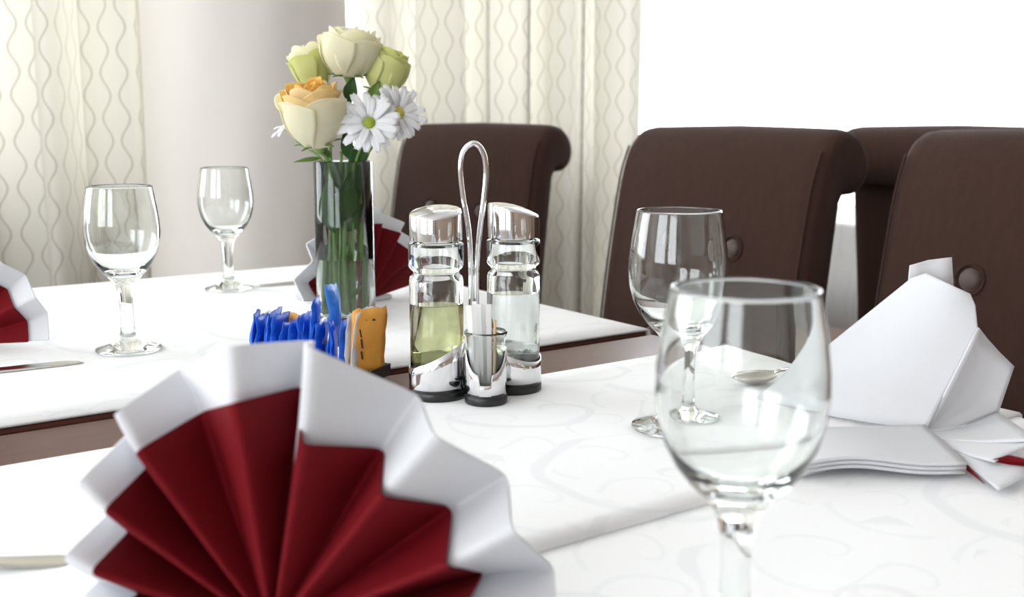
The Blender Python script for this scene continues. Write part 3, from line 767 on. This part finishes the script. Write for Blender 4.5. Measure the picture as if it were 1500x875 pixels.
# the big fan in front, fold by fold: (red edge px, white edge px, front -1 / back +1)
FOLDS = [((165, 905), (95, 905), -1), ((205, 868), (150, 850), 1),
         ((130, 839), (92, 819), -1), ((190, 778), (172, 742), 1), ((151, 748), (112, 710), -1), ((216, 684), (200, 625), 1),
         ((198, 662), (167, 607), -1), ((299, 602), (266, 541), 1), ((341, 591), (335, 508), -1), ((446, 565), (460, 500), 1),
         ((439, 652), (446, 508), -1), ((563, 657), (612, 580), 1), ((556, 728), (634, 640), -1), ((663, 743), (742, 697), 1),
         ((652, 832), (748, 778), -1), ((709, 838), (810, 832), 1), ((680, 890), (812, 905), -1)]
Y0 = tab(400, 940, ZL).y; apex = tab(400, 938, ZL)
fan = empty('napkin_fan', Vector((apex.x, apex.y, ZL)), 'large red and white pleated fan napkin standing in the foreground', 'napkin')
def px_fan(which, dy, m, name):
    amp = .024
    red = cols_from_folds([at(r_[0], r_[1], Y0 + dy + amp * s) for r_, w_, s in FOLDS])
    wht = cols_from_folds([at(w_[0], w_[1], Y0 + dy + .004 + amp * 1.1 * s) for r_, w_, s in FOLDS])
    a = apex + Vector((0, dy, .004)); rows = [[a.lerp(p, t) for p in red] for t in (.07, .25, .5, .75)]
    if which == 'red': rows += [[a.lerp(p, t) for p in red] for t in (.95, .99, 1.0)]
    else: rows += [[a.lerp(p, .93) for p in red]] + [[p.lerp(q, t) for p, q in zip(red, wht)] for t in (.35, .8, .97, 1.02)]
    for r in rows:
        for p in r: p.z = max(p.z, ZL + .0012)
    return sheet(name, rows, m, fan, .0014 if which == 'red' else .0022)
px_fan('white', .0065, 'napkin_white', 'white_napkin')
px_fan('red', -.001, 'napkin_red', 'red_napkin')
bx0 = [apex + Vector((x, y, z)) for x, y, z in ((-.045, -.004, .0012), (.045, -.004, .0012), (.06, .055, .0012), (-.06, .055, .0012))]
vs = bx0 + [p + Vector((0, 0, .004)) for p in bx0]
bevel(pydata('folded_base', vs, [(0, 1, 2, 3), (4, 5, 6, 7), (0, 1, 5, 4), (1, 2, 6, 5), (2, 3, 7, 6), (3, 0, 4, 7)], 'napkin_white', fan, False, world=True), .0015)

def napkin_fan(c, yaw, rw, rr, label, spread=82, nf=15, seed=1, tail=None):
    rnd = random.Random(seed)
    o = empty('napkin_fan', c, label, 'napkin', rz=yaw)
    def fan_sheet(rad, dy, m, name, th):
        outer = []
        for i in range(nf):
            a = R(-spread + 2 * spread * i / (nf - 1)); s = 1 if i % 2 else -1
            outer.append(Vector((rad * math.sin(a) * rnd.uniform(.98, 1.02), dy + s * .013 * rad / .12, rad * math.cos(a) * rnd.uniform(.97, 1.02) + .003)))
        outer = cols_from_folds(outer, .18); ap = Vector((0, dy, .004))
        rows = [[ap.lerp(p, t) for p in outer] for t in (.06, .3, .6, .93, .98, 1)]
        for r in rows:
            for p in r: p.z = max(p.z, .0015)
        sheet(name, rows, m, o, th, world=False)
    fan_sheet(rw, .004, 'napkin_white', 'white_napkin', .0016); fan_sheet(rr, -.001, 'napkin_red', 'red_napkin', .001)
    vs = [(-.045, -.006, .0004), (.045, -.006, .0004), (.05, .06, .0004), (-.05, .06, .0004)]; vs += [(x, y, .006) for x, y, z in vs]
    bevel(pydata('folded_base', vs, [(0, 1, 2, 3), (4, 5, 6, 7), (0, 1, 5, 4), (1, 2, 6, 5), (2, 3, 7, 6), (3, 0, 4, 7)], 'napkin_white', o, False), .002)
    rows = [[Vector((-.085, .075, .002)), Vector((0, .012, .003)), Vector((.05, .05, .002))], [Vector((-.05, .045, .035)), Vector((0, .012, .04)), Vector((.03, .03, .03))], [Vector((-.012, .012, .075)), Vector((0, .010, .078)), Vector((.01, .012, .07))]]
    sheet('support_flap', rows, 'napkin_white', o, .0016, world=False)
    return o
napkin_fan(tab(537, 444, ZF + .0003), R(56), .122, .101, 'red and white fan napkin partly hidden behind the vase and oil bottle', seed=2)
napkin_fan(tab(-92, 512, ZF + .0003), R(12), .113, .090, 'red and white fan napkin cut off by the left edge, beside the left wine glass', seed=5, spread=88)

# the napkin on the right, seen from its folded back
rn = empty('folded_napkin', tab(1300, 660, ZN), 'white folded napkin seen from behind in front of the right chair', 'napkin')
def P3(px, py, y=None): return tab(px, py, ZN + .0015) if y is None else at(px, py, y)
yC = tab(1355, 633, ZN).y; yA = tab(1112, 590, ZN).y
def lerp_cols(left, right, n, bul):
    rows = []
    for a, b in zip(left, right):
        rows.append([a.lerp(b, i / n) + Vector((0, -bul * math.sin(math.pi * i / n), 0)) for i in range(n + 1)])
    return rows
main_l = [P3(1112, 590), P3(1205, 513, yA - .008), P3(1298, 438, yA - .022), P3(1335, 408, yA - .030), P3(1357, 401, yA - .034)]
main_r = [P3(1356, 634), P3(1385, 575, yC + .012), P3(1432, 482, yC + .028), P3(1428, 448, yC + .034), P3(1420, 431, yC + .038)]
rows = lerp_cols(main_l, main_r, 8, .008)
for i, p in enumerate(rows[0]): p.z = ZN + .003
sheet('white_napkin', rows, 'napkin_white', rn, .0018, flat=True)
sheet('red_napkin', [[p + Vector((.004, .012, -.002 if i else .001)) for p in r[2:]] for i, r in enumerate(rows)], 'napkin_red', rn, .0012, flat=True)
sheet('pleat', lerp_cols([P3(1356, 634, yC), P3(1385, 575, yC + .010), P3(1433, 480, yC + .026)], [P3(1362, 639, yC), P3(1462, 604, yC + .040), P3(1485, 537, yC + .048)], 3, -.006), 'napkin_white', rn, .0016, flat=True)
def PT(px, py, h): return tab(px, py, ZN + .001 + h)
sheet('pleat', lerp_cols([PT(1358, 638, .003), P3(1410, 626, yC + .018), P3(1462, 604, yC + .038)], [PT(1362, 644, .003), PT(1440, 648, .012), PT(1520, 646, .022)], 3, .002), 'napkin_white', rn, .0014, flat=True)
sheet('pleat', lerp_cols([PT(1360, 645, .003), PT(1440, 650, .011), PT(1520, 649, .019)], [PT(1372, 651, .003), PT(1420, 668, .008), PT(1456, 677, .010)], 3, -.003), 'napkin_white', rn, .0014, flat=True)
sheet('pleat', lerp_cols([PT(1366, 651, .003), PT(1420, 669, .007), PT(1515, 687, .007)], [PT(1390, 664, .002), PT(1432, 694, .002), PT(1462, 718, .001)], 3, .002), 'napkin_white', rn, .0014, flat=True)
sheet('red_edge', [[PT(1372, 654, .001), PT(1396, 672, .001), PT(1418, 690, .001)], [PT(1376, 653, .005), PT(1408, 671, .004), PT(1442, 709, .004)]], 'napkin_red', rn, .001, 1, flat=True)
sheet('red_edge', [[PT(1452, 675, .009), PT(1480, 681, .008), PT(1515, 684, .008)], [PT(1456, 674, .011), PT(1478, 667, .014), PT(1515, 676, .014)]], 'napkin_red', rn, .001, 1, flat=True)
sheet('back_flap', [[P3(1330, 418, yA - .022), P3(1362, 415, yA - .016), P3(1397, 424, yA - .014)], [P3(1333, 389, yA - .020), P3(1360, 381, yA - .012), P3(1394, 377, yA - .014)]], 'napkin_white', rn, .0012, 1, flat=True)
bl = [P3(1204, 641), P3(1255, 640), P3(1305, 638), P3(1352, 637)]; br = [P3(1166, 696), P3(1250, 690), P3(1335, 697), P3(1414, 694)]
for lay in range(3):
    rws = []
    for t in (0, .5, .9, 1):
        rws.append([a.lerp(b, t) + Vector((0, -.0012 * lay, .0008 + .0034 * lay + (.005 * t if k == 1 else 0))) for k, (a, b) in enumerate(zip(bl, br))])
    sheet('folded_base', rws, 'napkin_white', rn, .0022).modifiers[0].boundary_smooth = 'PRESERVE_CORNERS'

# ------------------------------------------------------------------ cutlery
def knife(tip, end, z, label, m='cutlery_steel'):
    tip, end = Vector(tip), Vector(end); d = end - tip; d.z = 0; L_ = d.length; d.normalize(); s = Vector((-d.y, d.x, 0))
    o = empty('table_knife', (tip + end) / 2, label, 'knife', 'table cutlery')
    o.location.z = z
    def bar(name, st):
        vs = []
        for t, w0, w1, h in st:
            p = tip + d * (L_ * t); p.z = z
            vs += [p + s * w0 + Vector((0, 0, .0003)), p + s * w1 + Vector((0, 0, .0003)), p + s * w1 + Vector((0, 0, h)), p + s * w0 + Vector((0, 0, h))]
        n = len(st); b = pydata(name, vs, grid_faces(n, 4, True) + [(0, 1, 2, 3), tuple(range(4 * n - 4, 4 * n))], m, o, False, world=True); bevel(b, .0006)
    bar('blade', [(0, .004, .0055, .0012), (.03, -.002, .0075, .0016), (.10, -.0075, .0085, .002), (.30, -.0095, .0085, .0022), (.50, -.0085, .0080, .0025), (.53, -.004, .005, .003)])
    bar('handle', [(.53, -.004, .004, .0032), (.60, -.0055, .0055, .0045), (.85, -.0085, .0085, .0052), (.97, -.0085, .0085, .0050), (1, -.005, .005, .004)])
    return o
knife(tab(121, 531, ZF), tab(-150, 562, ZF), ZF + .0002, 'steel table knife beside the left fan napkin, blade tip to the right')
knife(tab(374, 421, ZF), tab(560, 404, ZF), ZF + .0002, 'steel table knife on the far table, tip beside the farthest glass')
def spoon(bowl, end, z, label):
    bowl, end = Vector(bowl), Vector(end); d = end - bowl; d.z = 0; L_ = d.length; d.normalize(); s = Vector((-d.y, d.x, 0))
    o = empty('table_spoon', (bowl + end) / 2, label, 'spoon', 'table cutlery'); o.location.z = z
    rows = []
    for i in range(11):
        t = i / 10; w = .019 * math.sin(math.pi * (.03 + .94 * t)) ** .55 * (1 - .18 * t)
        row = []
        for j in range(7):
            q = (j / 6 - .5) * 2; p = bowl + d * (.058 * t) + s * (q * w); p.z = z + .0008 + .0085 * max(abs(q) ** 2, abs(2 * t - 1) ** 2.2); row.append(p)
        rows.append(row)
    sheet('bowl', rows, 'cutlery_steel', o, .0009, 1)
    rows = []
    for t, w, h in ((0, .003, .0095), (.15, .0035, .011), (.4, .0045, .0085), (.75, .0075, .004), (.95, .009, .0022), (1, .006, .0018)):
        p = bowl + d * (.056 + (L_ - .056) * t); row = []
        for j in range(3):
            q = p + s * (w * (j - 1)); q.z = z + h + (.0005 if j == 1 else 0); row.append(q)
        rows.append(row)
    sheet('handle', rows, 'cutlery_steel', o, .0015, 1); return o
spoon(tab(1070, 568, ZN), tab(1330, 540, ZN), ZN + .0002, 'steel spoon seen through the nearest glass, beside the white napkin')
spoon(tab(-330, 880, ZL), tab(105, 828, ZL), ZL + .0002, 'spoon handle reaching in at the bottom left beside the big fan napkin')
